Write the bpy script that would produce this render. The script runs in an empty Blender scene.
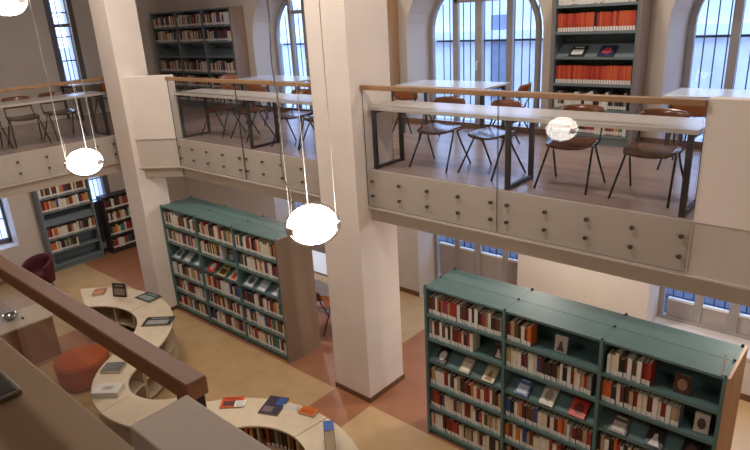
import bpy, bmesh, math, random
from mathutils import Vector, Matrix
PI = math.pi
C = bpy.context.scene.collection
sc = bpy.context.scene
rnd = random.Random(7)

# ------------------------------------------------------------------ materials
def lin(c):
    out = []
    for v in c:
        v /= 255.0
        out.append(v / 12.92 if v <= 0.04045 else ((v + 0.055) / 1.055) ** 2.4)
    return out
MATS = {}
def mat(name, rgb, rough=0.6, metal=0.0, noise=0.06, scale=6.0, spec=0.5, stretch=None):
    if name in MATS: return MATS[name]
    m = bpy.data.materials.new(name); m.use_nodes = True
    nt = m.node_tree; b = nt.nodes['Principled BSDF']
    c = lin(rgb)
    b.inputs['Roughness'].default_value = rough
    b.inputs['Metallic'].default_value = metal
    b.inputs['Specular IOR Level'].default_value = spec
    if noise > 0:
        tc = nt.nodes.new('ShaderNodeTexCoord')
        mp = nt.nodes.new('ShaderNodeMapping')
        if stretch: mp.inputs['Scale'].default_value = stretch
        n = nt.nodes.new('ShaderNodeTexNoise'); n.inputs['Scale'].default_value = scale
        n.inputs['Detail'].default_value = 4
        r = nt.nodes.new('ShaderNodeValToRGB')
        r.color_ramp.elements[0].position = 0.3; r.color_ramp.elements[1].position = 0.7
        r.color_ramp.elements[0].color = [max(0, v * (1 - noise * 2)) for v in c] + [1]
        r.color_ramp.elements[1].color = [min(1, v * (1 + noise * 2)) for v in c] + [1]
        nt.links.new(tc.outputs['Object'], mp.inputs[0]); nt.links.new(mp.outputs[0], n.inputs['Vector'])
        nt.links.new(n.outputs['Fac'], r.inputs[0]); nt.links.new(r.outputs[0], b.inputs['Base Color'])
    else:
        b.inputs['Base Color'].default_value = c + [1]
    MATS[name] = m
    return m
def glass_mat(name, tint=(0.96, 0.98, 0.97), f0=0.04):
    m = bpy.data.materials.new(name); m.use_nodes = True
    nt = m.node_tree; nt.nodes.clear()
    o = nt.nodes.new('ShaderNodeOutputMaterial'); mx = nt.nodes.new('ShaderNodeMixShader')
    t = nt.nodes.new('ShaderNodeBsdfTransparent'); t.inputs[0].default_value = (*tint, 1)
    g = nt.nodes.new('ShaderNodeBsdfGlossy'); g.inputs['Roughness'].default_value = 0.01
    # Schlick reflectance from the unsigned facing angle (the same on both faces of the pane)
    lw = nt.nodes.new('ShaderNodeLayerWeight'); lw.inputs[0].default_value = 0.5
    pw = nt.nodes.new('ShaderNodeMath'); pw.operation = 'POWER'; pw.inputs[1].default_value = 5
    ma = nt.nodes.new('ShaderNodeMath'); ma.operation = 'MULTIPLY_ADD'; ma.inputs[1].default_value = .8; ma.inputs[2].default_value = f0
    nt.links.new(lw.outputs['Facing'], pw.inputs[0]); nt.links.new(pw.outputs[0], ma.inputs[0])
    nt.links.new(ma.outputs[0], mx.inputs[0]); nt.links.new(t.outputs[0], mx.inputs[1])
    nt.links.new(g.outputs[0], mx.inputs[2]); nt.links.new(mx.outputs[0], o.inputs[0])
    MATS[name] = m
    return m
def emit_mat(name, rgb, strength):
    m = bpy.data.materials.new(name); m.use_nodes = True
    b = m.node_tree.nodes['Principled BSDF']
    b.inputs['Base Color'].default_value = (0.9, 0.9, 0.9, 1)
    b.inputs['Emission Color'].default_value = (*lin(rgb), 1)
    b.inputs['Emission Strength'].default_value = strength
    b.inputs['Roughness'].default_value = 0.15
    MATS[name] = m
    return m

M_WALL = mat('plaster_wall', (214, 202, 190), 0.85, noise=0.02, scale=2)
M_COL = mat('plaster_column', (236, 223, 212), 0.8, noise=0.02, scale=2)
M_FASCIA = mat('plaster_fascia', (202, 189, 177), 0.7, noise=0.02, scale=2)
M_BEAM = mat('plaster_beam', (192, 176, 158), 0.8, noise=0.02, scale=2)
M_CEIL = mat('ceiling_plaster', (225, 220, 212), 0.9, noise=0.01)
M_BASE = mat('baseboard_wood', (112, 78, 52), 0.5, noise=0.1, scale=8)
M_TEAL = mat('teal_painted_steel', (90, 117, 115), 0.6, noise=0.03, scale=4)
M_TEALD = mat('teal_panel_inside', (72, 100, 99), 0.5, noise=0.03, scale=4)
M_GREYS = mat('grey_blue_steel', (112, 124, 128), 0.45, noise=0.03, scale=4)
M_ENDW = mat('taupe_wood_panel', (150, 126, 104), 0.5, noise=0.06, scale=5, stretch=(1, 1, .15))
M_TANW = mat('tan_wood_panel', (192, 150, 104), 0.5, noise=0.08, scale=5, stretch=(1, 1, .15))
M_RAIL = mat('handrail_wood', (152, 116, 82), 0.42, noise=0.09, scale=9, stretch=(.2, 1, 1))
M_RAILD = mat('brown_handrail_wood', (146, 98, 62), 0.45, noise=0.09, scale=9, stretch=(.2, 1, 1))
M_STEEL = mat('brushed_steel', (150, 146, 140), 0.3, 1.0, noise=0.02)
M_BOLT = mat('steel_bolt', (122, 116, 108), 0.35, 0.9, noise=0.02)
M_BLACK = mat('black_tube', (26, 25, 27), 0.35, noise=0)
M_DARKM = mat('dark_grey_steel', (58, 54, 53), 0.45, 0.2, noise=0.03)
M_CTOP = mat('pale_laminate', (196, 188, 180), 0.3, noise=0.02, scale=3)
M_CTOPB = mat('beige_laminate', (160, 134, 102), 0.4, noise=0.03, scale=3)
M_WTOP = mat('white_table_top', (218, 218, 220), 0.22, noise=0.01)
M_PLY = mat('orange_plywood', (158, 92, 46), 0.25, noise=0.1, scale=10, stretch=(1, .2, 1))
M_PLYD = mat('brown_plywood', (112, 66, 40), 0.2, noise=0.1, scale=10, stretch=(1, .2, 1))
M_CREAM = mat('cream_laminate', (216, 198, 170), 0.4, noise=0.03, scale=5)
M_CREAMD = mat('beige_carcass', (168, 142, 112), 0.5, noise=0.03, scale=5)
M_POUF = mat('orange_fabric', (178, 74, 20), 0.85, noise=0.08, scale=40)
M_MAROON = mat('maroon_fabric', (82, 20, 28), 0.8, noise=0.08, scale=30)
M_FRAME = mat('taupe_window_frame', (158, 150, 144), 0.5, noise=0.03)
M_PANEL = mat('taupe_window_panel', (172, 158, 150), 0.5, noise=0.03)
M_FRAMED = mat('dark_grey_window_frame', (104, 102, 104), 0.5, noise=0.03)
M_GRILLE = mat('iron_grille', (70, 78, 92), 0.6, noise=0.03)
M_PAPER = mat('book_pages', (226, 212, 186), 0.8, noise=0.04, scale=60)
M_LABEL = mat('spine_label', (226, 224, 218), 0.6, noise=0)
M_CORD = mat('white_cord', (212, 206, 200), 0.5, noise=0)
M_CORDG = mat('grey_cord', (150, 138, 128), 0.5, noise=0)
M_GLASS = glass_mat('clear_railing_glass', (0.975, 0.975, 0.97), .026)
M_WGLASS = glass_mat('window_pane_glass', (0.93, 0.96, 1.0), .006)
M_LAMP = emit_mat('lit_opal_glass', (255, 247, 240), 17.0)
M_DISC = emit_mat('lit_diffuser', (255, 238, 218), 16.0)
M_SHADE = glass_mat('lamp_glass', (.97, .97, .97), .06)
M_CLIP = mat('lamp_clip_grey', (226, 216, 212), .5, noise=0)
M_CHROME = mat('polished_chrome', (205, 205, 205), 0.12, 1.0, noise=0)

# floor with tan fields and terracotta bands along the column lines
def floor_material():
    m = bpy.data.materials.new('floor_tan_terracotta'); m.use_nodes = True
    nt = m.node_tree; b = nt.nodes['Principled BSDF']; L = nt.links
    geo = nt.nodes.new('ShaderNodeNewGeometry'); sep = nt.nodes.new('ShaderNodeSeparateXYZ')
    L.new(geo.outputs['Position'], sep.inputs[0])
    def band(sock, a, c):
        g = nt.nodes.new('ShaderNodeMath'); g.operation = 'GREATER_THAN'; g.inputs[1].default_value = a
        l = nt.nodes.new('ShaderNodeMath'); l.operation = 'LESS_THAN'; l.inputs[1].default_value = c
        k = nt.nodes.new('ShaderNodeMath'); k.operation = 'MULTIPLY'
        L.new(sock, g.inputs[0]); L.new(sock, l.inputs[0]); L.new(g.outputs[0], k.inputs[0]); L.new(l.outputs[0], k.inputs[1])
        return k.outputs[0]
    def mx(a, c):
        k = nt.nodes.new('ShaderNodeMath'); k.operation = 'MAXIMUM'; L.new(a, k.inputs[0]); L.new(c, k.inputs[1]); return k.outputs[0]
    f = mx(mx(band(sep.outputs[0], -5.53, -4.85), band(sep.outputs[0], -10.58, -9.80)),
           mx(band(sep.outputs[1], 5.03, 6.6), band(sep.outputs[0], -0.6, 0.1)))
    n = nt.nodes.new('ShaderNodeTexNoise'); n.inputs['Scale'].default_value = 3; n.inputs['Detail'].default_value = 6
    L.new(geo.outputs['Position'], n.inputs['Vector'])
    def ramp(a, c):
        r = nt.nodes.new('ShaderNodeValToRGB'); r.color_ramp.elements[0].position = .3; r.color_ramp.elements[1].position = .7
        r.color_ramp.elements[0].color = lin(a) + [1]; r.color_ramp.elements[1].color = lin(c) + [1]
        L.new(n.outputs['Fac'], r.inputs[0]); return r.outputs[0]
    ta = ramp((190, 156, 112), (202, 168, 124)); te = ramp((156, 102, 70), (172, 116, 82))
    mix = nt.nodes.new('ShaderNodeMix'); mix.data_type = 'RGBA'
    L.new(f, mix.inputs[0]); L.new(ta, mix.inputs[6]); L.new(te, mix.inputs[7])
    # fine tile joints
    br = nt.nodes.new('ShaderNodeTexBrick'); br.offset = 0
    br.inputs['Color1'].default_value = (1, 1, 1, 1); br.inputs['Color2'].default_value = (.96, .96, .96, 1)
    br.inputs['Mortar'].default_value = (.9, .88, .86, 1); br.inputs['Scale'].default_value = 1
    br.inputs['Mortar Size'].default_value = 0.004; br.inputs['Brick Width'].default_value = .34; br.inputs['Row Height'].default_value = .34
    L.new(geo.outputs['Position'], br.inputs['Vector'])
    mu = nt.nodes.new('ShaderNodeMix'); mu.data_type = 'RGBA'; mu.blend_type = 'MULTIPLY'; mu.inputs[0].default_value = 1
    L.new(mix.outputs[2], mu.inputs[6]); L.new(br.outputs[0], mu.inputs[7])
    L.new(mu.outputs[2], b.inputs['Base Color'])
    b.inputs['Roughness'].default_value = 0.4
    return m
M_FLOOR = floor_material()
M_MFLOOR = mat('mezzanine_wood_floor', (166, 144, 134), 0.24, noise=0.07, scale=3, stretch=(.3, 2, 1))

# ------------------------------------------------------------------ mesh builder
class MB:
    def __init__(s): s.bm = bmesh.new(); s.mats = []
    def mi(s, m):
        if m not in s.mats: s.mats.append(m)
        return s.mats.index(m)
    def face(s, vs, m, smooth=False):
        try:
            f = s.bm.faces.new(vs); f.material_index = s.mi(m); f.smooth = smooth; return f
        except ValueError: return None
    def box(s, a, b, m, M=None):
        x0, y0, z0 = a; x1, y1, z1 = b
        P = [(x0,y0,z0),(x1,y0,z0),(x1,y1,z0),(x0,y1,z0),(x0,y0,z1),(x1,y0,z1),(x1,y1,z1),(x0,y1,z1)]
        v = [s.bm.verts.new(M @ Vector(p) if M else p) for p in P]
        for f in ((3,2,1,0),(4,5,6,7),(0,1,5,4),(1,2,6,5),(2,3,7,6),(3,0,4,7)): s.face([v[i] for i in f], m)
        return s
    def prism(s, pts, z0, z1, m, M=None):
        T = (lambda p: M @ Vector(p)) if M else Vector
        lo = [s.bm.verts.new(T((x, y, z0))) for x, y in pts]; hi = [s.bm.verts.new(T((x, y, z1))) for x, y in pts]
        n = len(pts)
        s.face(lo[::-1], m); s.face(hi, m)
        for i in range(n): s.face([lo[i], lo[(i+1)%n], hi[(i+1)%n], hi[i]], m)
        return s
    def tube(s, pts, r, m, n=8, closed=False):
        pts = [Vector(p) for p in pts]; rings = []
        for i, p in enumerate(pts):
            d = (pts[min(i+1, len(pts)-1)] - pts[max(i-1, 0)]).normalized()
            a = Vector((0,0,1)) if abs(d.z) < .9 else Vector((1,0,0))
            u = d.cross(a).normalized(); w = d.cross(u)
            rr = r[i] if isinstance(r, (list, tuple)) else r
            rings.append([s.bm.verts.new(p + (u*math.cos(2*PI*k/n) + w*math.sin(2*PI*k/n))*rr) for k in range(n)])
        for i in range(len(rings)-1):
            for k in range(n): s.face([rings[i][k], rings[i][(k+1)%n], rings[i+1][(k+1)%n], rings[i+1][k]], m, True)
        s.face(rings[0][::-1], m); s.face(rings[-1], m)
        return s
    def lathe(s, prof, m, n=32, c=(0,0,0), smooth=True, M=None):
        rings = []
        T = (lambda p: M @ Vector(p)) if M else Vector
        for r, z in prof:
            if r < 1e-6: rings.append([s.bm.verts.new(T((c[0], c[1], c[2]+z)))])
            else: rings.append([s.bm.verts.new(T((c[0]+r*math.cos(2*PI*k/n), c[1]+r*math.sin(2*PI*k/n), c[2]+z))) for k in range(n)])
        for A, B in zip(rings, rings[1:]):
            for k in range(n):
                k2 = (k+1) % n
                if len(A) == 1 and len(B) == 1: continue
                if len(A) == 1: s.face([A[0], B[k2], B[k]], m, smooth)
                elif len(B) == 1: s.face([A[k], A[k2], B[0]], m, smooth)
                else: s.face([A[k], A[k2], B[k2], B[k]], m, smooth)
        return s
    def grid(s, P, th, m, smooth=True):
        """thick shell from a grid of points, thickness along averaged normals"""
        R, Q = len(P), len(P[0]); P = [[Vector(p) for p in row] for row in P]
        top, bot = [], []
        for i in range(R):
            a, b = [], []
            for j in range(Q):
                du = P[min(i+1,R-1)][j] - P[max(i-1,0)][j]; dv = P[i][min(j+1,Q-1)] - P[i][max(j-1,0)]
                nn = du.cross(dv); nn = nn.normalized() if nn.length > 1e-9 else Vector((0,0,1))
                a.append(s.bm.verts.new(P[i][j] + nn*th/2)); b.append(s.bm.verts.new(P[i][j] - nn*th/2))
            top.append(a); bot.append(b)
        for i in range(R-1):
            for j in range(Q-1):
                s.face([top[i][j], top[i+1][j], top[i+1][j+1], top[i][j+1]], m, smooth)
                s.face([bot[i][j], bot[i][j+1], bot[i+1][j+1], bot[i+1][j]], m, smooth)
        for i in range(R-1):
            s.face([top[i][0], bot[i][0], bot[i+1][0], top[i+1][0]], m); s.face([top[i][-1], top[i+1][-1], bot[i+1][-1], bot[i][-1]], m)
        for j in range(Q-1):
            s.face([top[0][j], top[0][j+1], bot[0][j+1], bot[0][j]], m); s.face([top[-1][j], bot[-1][j], bot[-1][j+1], top[-1][j+1]], m)
        return s
    def mesh(s, name):
        bmesh.ops.recalc_face_normals(s.bm, faces=s.bm.faces[:])
        me = bpy.data.meshes.new(name); s.bm.to_mesh(me); s.bm.free()
        for m in s.mats: me.materials.append(m)
        return me
    def build(s, name, parent=None, bevel=0, loc=None, label=None):
        o = bpy.data.objects.new(name, s.mesh(name)); C.objects.link(o)
        if parent: o.parent = parent
        if loc: o.location = loc
        if label: o['label'] = label
        if bevel:
            b = o.modifiers.new('bevel', 'BEVEL'); b.width = bevel; b.segments = 2; b.limit_method = 'ANGLE'
        return o
def tag(o, label, cat, group=None, kind=None):
    o['label'] = label; o['category'] = cat
    if group: o['group'] = group
    if kind: o['kind'] = kind
    return o
def thing(name, label, cat, loc=(0,0,0), rz=0, group=None):
    o = bpy.data.objects.new(name, None); C.objects.link(o)
    o.location = loc; o.rotation_euler = (0, 0, rz); o.empty_display_size = .1
    return tag(o, label, cat, group)
def struct(name, mb, label=None, bevel=0):
    o = mb.build(name, bevel=bevel); o['kind'] = 'structure'
    if label: o['label'] = label
    return o
def dup(root, label, loc, rz, group=None):
    r = root.copy(); C.objects.link(r); r.location = loc; r.rotation_euler = (0, 0, rz); r['label'] = label
    if group: r['group'] = group
    for ch in list(root.children):
        c = ch.copy(); C.objects.link(c); c.parent = r
        for g in ch.children:
            d = g.copy(); C.objects.link(d); d.parent = c
    return r
ORD = ['first','second','third','fourth','fifth','sixth','seventh','eighth','ninth','tenth','eleventh','twelfth',
       'thirteenth','fourteenth','fifteenth','sixteenth','seventeenth','eighteenth','nineteenth','twentieth']

# ------------------------------------------------------------------ key dimensions
ZF = 3.27            # mezzanine floor level
YB = 5.27            # glass plane of the far balcony
XL = -10.62          # glass plane of the left balcony
YO = 0.585           # glass plane of the near balcony
YW, YG = 8.10, 8.62  # pier faces and window plane of the back wall
XW, XG = -14.05, -14.5
ZC = 7.0
XR, YN = 3.2, -3.0

# ------------------------------------------------------------------ camera
f_, pitch, roll, yaw, H = 601.666, 0.3345, -0.0568, 0.7383, 5.0416
cam_d = bpy.data.cameras.new('camera'); cam = bpy.data.objects.new('camera', cam_d); C.objects.link(cam)
fw = Vector((-math.sin(yaw)*math.cos(pitch), math.cos(yaw)*math.cos(pitch), -math.sin(pitch)))
r0 = Vector((math.cos(yaw), math.sin(yaw), 0)); u0 = r0.cross(fw)
r1 = r0*math.cos(roll) + u0*math.sin(roll); u1 = -r0*math.sin(roll) + u0*math.cos(roll)
Mc = Matrix((( r1.x, u1.x, -fw.x, 0), (r1.y, u1.y, -fw.y, 0), (r1.z, u1.z, -fw.z, H), (0, 0, 0, 1)))
cam.matrix_world = Mc
cam_d.sensor_width = 36; cam_d.lens = f_*36/750; cam_d.clip_start = 0.02; cam_d.clip_end = 200
sc.camera = cam

# ------------------------------------------------------------------ setting
struct('floor', MB().box((-16, YN-.3, -.2), (XR+.3, 9.2, 0), M_FLOOR), 'tan floor with terracotta bands along the columns')
struct('ceiling', MB().box((-16, YN-.3, ZC), (XR+.3, 9.2, ZC+.2), M_CEIL))
struct('wall_right', MB().box((XR, YN-.3, 0), (XR+.3, 9.2, ZC), M_WALL))
struct('wall_front', MB().box((-16, YN-.3, 0), (XR, YN, ZC), M_WALL))

# back wall: piers, spandrels over arches, parapets under sills
NICHES = [(-14.42, -12.38, False), (-10.38, -8.34, .012), (-6.34, -4.32, .012), (-2.29, -0.27, .62), (1.75, 3.2, False)]
NICHES = [n for n in NICHES if n[2]]
ZSPR = 4.72
def arch_pts(x0, x1, zs, n=20):
    c = (x0+x1)/2; R = (x1-x0)/2
    return [(c - R*math.cos(PI*k/n), zs + R*.86*math.sin(PI*k/n)) for k in range(n+1)]
RX = Matrix(((1,0,0,0),(0,0,-1,0),(0,1,0,0),(0,0,0,1)))   # (x, z, depth) -> upright, depth along -y
SPL0, SPL1 = .10, .30                                     # the upper niches splay outwards
def loft_xz(mb, F, B, yf, yb, mt):
    f = [mb.bm.verts.new((x, yf, z)) for x, z in F]; b = [mb.bm.verts.new((x, yb, z)) for x, z in B]; n = len(F)
    mb.face(f, mt); mb.face(b[::-1], mt)
    for i in range(n): mb.face([f[i], f[(i+1)%n], b[(i+1)%n], b[i]], mt)
m = MB(); x = xf = -16; YB2 = YG+.12
for x0, x1, SILL in NICHES:
    m.box((x, YW, 0), (x0, YB2, ZF), M_WALL)
    m.box((x0, YW, 0), (x1, YB2, SILL), M_WALL)
    f0, f1 = x0-SPL0, x1+SPL1
    loft_xz(m, [(xf, ZF), (f0, ZF), (f0, ZC), (xf, ZC)], [(x, ZF), (x0, ZF), (x0, ZC), (x, ZC)], YW, YB2, M_WALL)
    A = arch_pts(f0, f1, ZSPR); A2 = arch_pts(x0, x1, ZSPR)
    for k in range(20):
        loft_xz(m, [A[k], A[k+1], (A[k+1][0], ZC), (A[k][0], ZC)], [A2[k], A2[k+1], (A2[k+1][0], ZC), (A2[k][0], ZC)], YW, YB2, M_WALL)
    x, xf = x1, f1
m.box((x, YW, 0), (XR, YB2, ZF), M_WALL)
loft_xz(m, [(xf, ZF), (XR, ZF), (XR, ZC), (xf, ZC)], [(x, ZF), (XR, ZF), (XR, ZC), (x, ZC)], YW, YB2, M_WALL)
struct('wall_back', m, 'beige back wall with three deep arched window niches')

# left wall with a narrow tall window niche and a wide ground window niche
LN = [(2.3, 3.93, 0.75, 2.5), (5.53, 6.12, 0.25, 6.3)]
m = MB(); y = YN
for y0, y1, z0, z1 in LN:
    m.box((XG-.15, y, 0), (XW, y0, ZC), M_WALL)
    m.box((XG-.15, y0, 0), (XW, y1, z0), M_WALL); m.box((XG-.15, y0, z1), (XW, y1, ZC), M_WALL)
    y = y1
m.box((XG-.15, LN[1][0], 2.6), (XW, LN[1][1], 3.95), M_WALL)
m.box((XG-.15, y, 0), (XW, YW, ZC), M_WALL)
struct('wall_left', m, 'beige end wall of the left wing')

# windows of the back wall: frame, mullions, lower panels, panes, handle, outside grille
def back_window(i, x0, x1, SILL):
    PH = .93-SILL
    root = bpy.data.objects.new('window_%d' % i, None); C.objects.link(root); root['kind'] = 'structure'
    root.location = ((x0+x1)/2, YG, SILL); w = x1-x0; R = w/2
    h = ZSPR-SILL
    F = MB()
    F.box((-R, -.03, 0), (-R+.07, .05, h), M_FRAME); F.box((R-.07, -.03, 0), (R, .05, h), M_FRAME)
    A = [(-R*math.cos(PI*k/24), h+R*.86*math.sin(PI*k/24)) for k in range(25)]
    B = [(-(R-.07)*math.cos(PI*k/24), h+(R-.07)*.86*math.sin(PI*k/24)) for k in range(25)]
    for k in range(24): F.prism([A[k], A[k+1], B[k+1], B[k]], -.05, .03, M_FRAME, RX)
    F.box((-R, -.05, 0), (R, .05, .06), M_FRAME)
    mx = [-.24*w, -0.02*w, .25*w]
    for k, q in enumerate(mx):
        t = .06 if k == 1 else .05
        top = h + .86*math.sqrt(max(0, R*R-q*q)) - .02
        F.box((q-t, -.045 if k == 1 else -.03, 0), (q+t, .04, top), M_FRAME)
    for z in (5.16-SILL,): F.box((-.25*w, -.03, z), (.26*w, .03, z+.07), M_FRAME)
    F.build('window_frame', root, bevel=.006)
    P = MB()
    e = [-R+.07] + mx + [R-.07]
    for k in range(4): P.box((e[k]+.05, -.012, .05), (e[k+1]-.05, .02, PH), M_PANEL)
    P.build('lower_panel', root)
    S = MB()
    for k in range(4): S.box((e[k]+.055, -.03, PH), (e[k+1]-.055, .02, PH+.035), M_LABEL)
    S.build('white_rail', root)
    G = MB()
    G.box((-R+.05, 0, PH+.03), (R-.05, .008, h), M_WGLASS)
    pts = [(-(R-.05)*math.cos(PI*k/24), h+(R-.05)*.86*math.sin(PI*k/24)) for k in range(25)]
    G.prism(pts, -.008, 0, M_WGLASS, RX)
    G.build('pane', root)
    hz = 4.24-SILL; hd = MB(); hd.box((-.06, -.075, hz), (-.03, -.045, hz+.03), M_LABEL); hd.box((-.055, -.09, hz-.12), (-.035, -.07, hz+.03), M_LABEL)
    hd.build('window_handle', root)
    gr = MB(); n = 15
    for k in range(1, n):
        q = -R + w*k/n
        top = h + .86*math.sqrt(max(0, R*R-q*q))
        gr.tube([(q, .2, .0), (q, .2, top)], .009, M_GRILLE, 6)
    for z in (.85-SILL, 1.75-SILL, 2.65-SILL, 3.7-SILL, 4.55-SILL): gr.box((-R, .19, z), (R, .21, z+.03), M_GRILLE)
    gr.build('grille', root)
    return root
for i, (x0, x1, sl) in enumerate(NICHES): back_window(i+1, x0, x1, sl)

def side_window(i, y0, y1, z0, z1, trans, nbar, xg=XG, panel=0):
    root = bpy.data.objects.new('window_%d' % i, None); C.objects.link(root); root['kind'] = 'structure'
    root.location = (xg, (y0+y1)/2, z0); w = y1-y0; h = z1-z0; R = w/2
    F = MB(); t = .125 if w < 1 else .05
    F.box((-.04, -R, 0), (.04, -R+t, h), M_FRAMED); F.box((-.04, R-t, 0), (.04, R, h), M_FRAMED)
    F.box((-.04, -R, 0), (.04, R, .1), M_FRAMED); F.box((-.04, -R, h-.1), (.04, R, h), M_FRAMED)
    for z in trans: F.box((-.035, -R, z-z0-.035), (.035, R, z-z0+.035), M_FRAMED)
    if w > 1:
        F.box((-.035, -.05, 0), (.035, .05, h), M_FRAMED)
    F.build('window_frame', root, bevel=.006)
    if panel: MB().box((-.02, -R+.05, .05), (.02, R-.05, panel), M_FRAMED).build('lower_panel', root)
    MB().box((-.004, -R+.05, .05+panel), (.004, R-.05, h-.05), M_WGLASS).build('pane', root)
    g = MB()
    for k in range(1, nbar): 
        q = -R + w*k/nbar; g.tube([(-.12, q, 0), (-.12, q, h)], .009, M_GRILLE, 6)
    for k in range(1, int(h/.5)): g.box((-.13, -R, k*.5), (-.11, R, k*.5+.025), M_GRILLE)
    g.build('grille', root)
side_window(4, LN[0][0], LN[0][1], LN[0][2], LN[0][3], [], 12)
side_window(5, LN[1][0], LN[1][1], 3.95, LN[1][3], [5.2], 6, XW-.05)
side_window(6, LN[1][0], LN[1][1], .25, 2.6, [], 6, XW-.05, 1.0)

# mezzanine slab: far strip, left wing, near gallery
m = MB()
m.prism([(XR, YB+.06), (-9.2, YB+.06), (-9.76, 5.0), (-10.33, 5.0), (XL-.06, 5.0), (XL-.06, YO-.06), (XR, YO-.06), (XR, YN), (-14.05, YN), (-14.05, YW), (XR, YW)], 2.98, ZF, M_MFLOOR)
for x0, x1, _ in NICHES: m.box((x0, YW, 2.98), (x1, YG-.06, ZF), M_FASCIA)
mz = struct('floor_mezzanine', m, 'wooden mezzanine floor around the atrium')
m = MB().prism([(XR, YB+.06), (XR, YW), (-14.05, YW), (-14.05, YN), (XL-.06, YN), (XL-.06, 5.0), (-9.76, 5.0), (-9.2, YB+.06)], 2.9, 2.98, M_CEIL)
struct('ceiling_mezzanine', m)
# fascias with the recessed beam below (glass hangs in front of the upper part)
def fascia(n, a, b, wdir, label):
    """a,b: start/end of glass line; wdir: inward normal"""
    m = MB(); a = Vector((a[0], a[1], 0)); b = Vector((b[0], b[1], 0)); w = Vector((wdir[0], wdir[1], 0))
    def slab(o0, o1, z0, z1, mt):
        p = [a+w*o0, b+w*o0, b+w*o1, a+w*o1]; m.prism([(q.x, q.y) for q in p], z0, z1, mt)
    slab(.018, .20, 2.79, ZF-.004, M_FASCIA); slab(-.012, .20, 2.775, 2.79, M_FASCIA); slab(.06, .30, 2.6, 2.775, M_BEAM)
    return struct('trim_%d' % n, m, label)
fascia(1, (-4.893, YB), (XR, YB), (0, 1), 'beige fascia under the right stretch of balcony glass')
fascia(2, (-9.2, YB), (-5.547, YB), (0, 1), 'beige fascia under the middle stretch of balcony glass')
fascia(3, (XL, YN), (XL, 4.99), (-1, 0), 'beige fascia under the left balcony glass')
q = Vector((.58, .43, 0)).normalized(); nrm = (-q.y, q.x)
fascia(4, (-9.80, 4.83), (-9.2, YB), nrm, 'beige corner fascia beside the left column')
struct('trim_13', MB().box((XL-.02, 4.99, 2.6), (-10.33, 5.12, ZF), M_FASCIA))
m = MB().box((-10.5, YO-.12, 2.6), (XR, YO-.05, ZF-.004), M_FASCIA); struct('trim_5', m)
# parapet blocks at the ends of the railings
struct('wall_parapet_right', MB().box((-1.21, YB+.008, ZF-.004), (XR, YB+.14, 4.29), M_COL), 'solid beige parapet to the right of balcony glass', .006)
a = Vector((-9.80, 4.83)); b = Vector((-9.2, YB)); nv = Vector(nrm)
struct('wall_parapet_corner', MB().prism([tuple(a), tuple(b), (-9.2, YB+.14), tuple(a+nv*.16+q.xy*.0)], ZF, 4.31, M_COL), 'solid beige parapet at the corner column', .006)
struct('wall_parapet_near', MB().box((-1.07, .405, ZF), (XR, .54, 4.29), M_WALL), 'solid grey beige parapet beside the near handrail', .004)
# columns
def column(name, x0, x1, y0, y1, label):
    struct(name, MB().box((x0, y0, 0), (x1, y1, ZC), M_COL), label, .008)
    return MB().box((x0-.012, y0-.012, 0), (x1+.012, y1+.012, .075), M_BASE)
s1 = column('column', -5.547, -4.893, 5.076, 5.811, 'tall beige square column in the middle of the atrium edge')
struct('baseboard_column', s1)
s2 = column('column.001', -10.33, -9.79, 4.77, 5.29, 'tall beige column at the corner of the left wing')
struct('baseboard_corner', s2)
m = MB(); px = XW
for x0, x1, sl in NICHES:
    if sl < .1: m.box((px, YW-.015, 0), (x0, YW, .09), M_BASE); px = x1
m.box((px, YW-.015, 0), (XR, YW, .09), M_BASE); struct('baseboard_back', m)
m = MB().box((XW, YN, 0), (XW+.015, YW-.015, .09), M_BASE); struct('baseboard_left', m)
m = MB().box((XW, YW-.015, ZF), (XR, YW, ZF+.09), M_BASE); struct('baseboard_mezzanine', m)
# window sills
for i, (x0, x1, SILL) in enumerate(NICHES):
    if SILL > .1: struct('trim_%d' % (6+i), MB().box((x0-.0, YW-.02, SILL-.03), (x1, YG-.05, SILL+.012), M_WALL))

# ------------------------------------------------------------------ railings
def bolts(root, pts, axis):
    for p in pts:
        m = MB(); p = Vector(p)
        d = Vector((0, 1, 0)) if axis == 'y' else Vector((1, 0, 0))
        m.tube([p - d*.012, p - d*.0], .021, M_BOLT, 14); m.tube([p, p + d*.024], .012, M_BOLT, 10)
        m.build('standoff_bolt', root)
M_GEDGE = mat('glass_edge', (62, 74, 70), .2, noise=0)
def pane(a, b, axis):
    m = MB().box(a, b, M_GLASS)
    k = m.mi(M_GEDGE); m.bm.faces.ensure_lookup_table(); m.bm.normal_update()
    for f in m.bm.faces:
        if abs(f.normal[axis]) > .9 or f.normal[2] < -.9: f.material_index = k
    return m
def railing_x(label, xs, yg, knobs, sgn=1, mrail=None, z0=2.81, group=None, rail_ends=None):
    root = thing('glass_railing', label, 'railing', (xs[0], yg, ZF), 0, group)
    o = Vector((-xs[0], -yg, -ZF))
    for a, b in zip(xs, xs[1:]):
        pn = pane(Vector((a+.006, yg-.006, z0))+o, Vector((b-.006, yg+.006, 4.235))+o, 0).build('glass_panel', root)
        bolts(pn, [Vector((kx, yg-.008*sgn, kz))+o for kx in knobs if a < kx < b for kz in (3.13, 2.945)], 'y')
    ra, rb = rail_ends or (xs[0], xs[-1])
    MB().box(Vector((ra, yg-.035, 4.232))+o, Vector((rb, yg+.035, 4.285))+o, mrail or M_RAIL).build('handrail', root, bevel=.008)
    return root
railing_x('glass balcony railing with wooden handrail right of the middle column', [-4.888, -3.065, -1.215], YB,
          [-4.80, -4.38, -3.97, -3.55, -3.14, -2.95, -2.53, -2.11, -1.69, -1.28])
railing_x('glass balcony railing with wooden handrail between the two columns', [-9.19, -7.36, -5.552], YB,
          [-9.13, -8.75, -8.34, -7.91, -7.48, -7.31, -6.93, -6.51, -6.09, -5.68])
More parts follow.
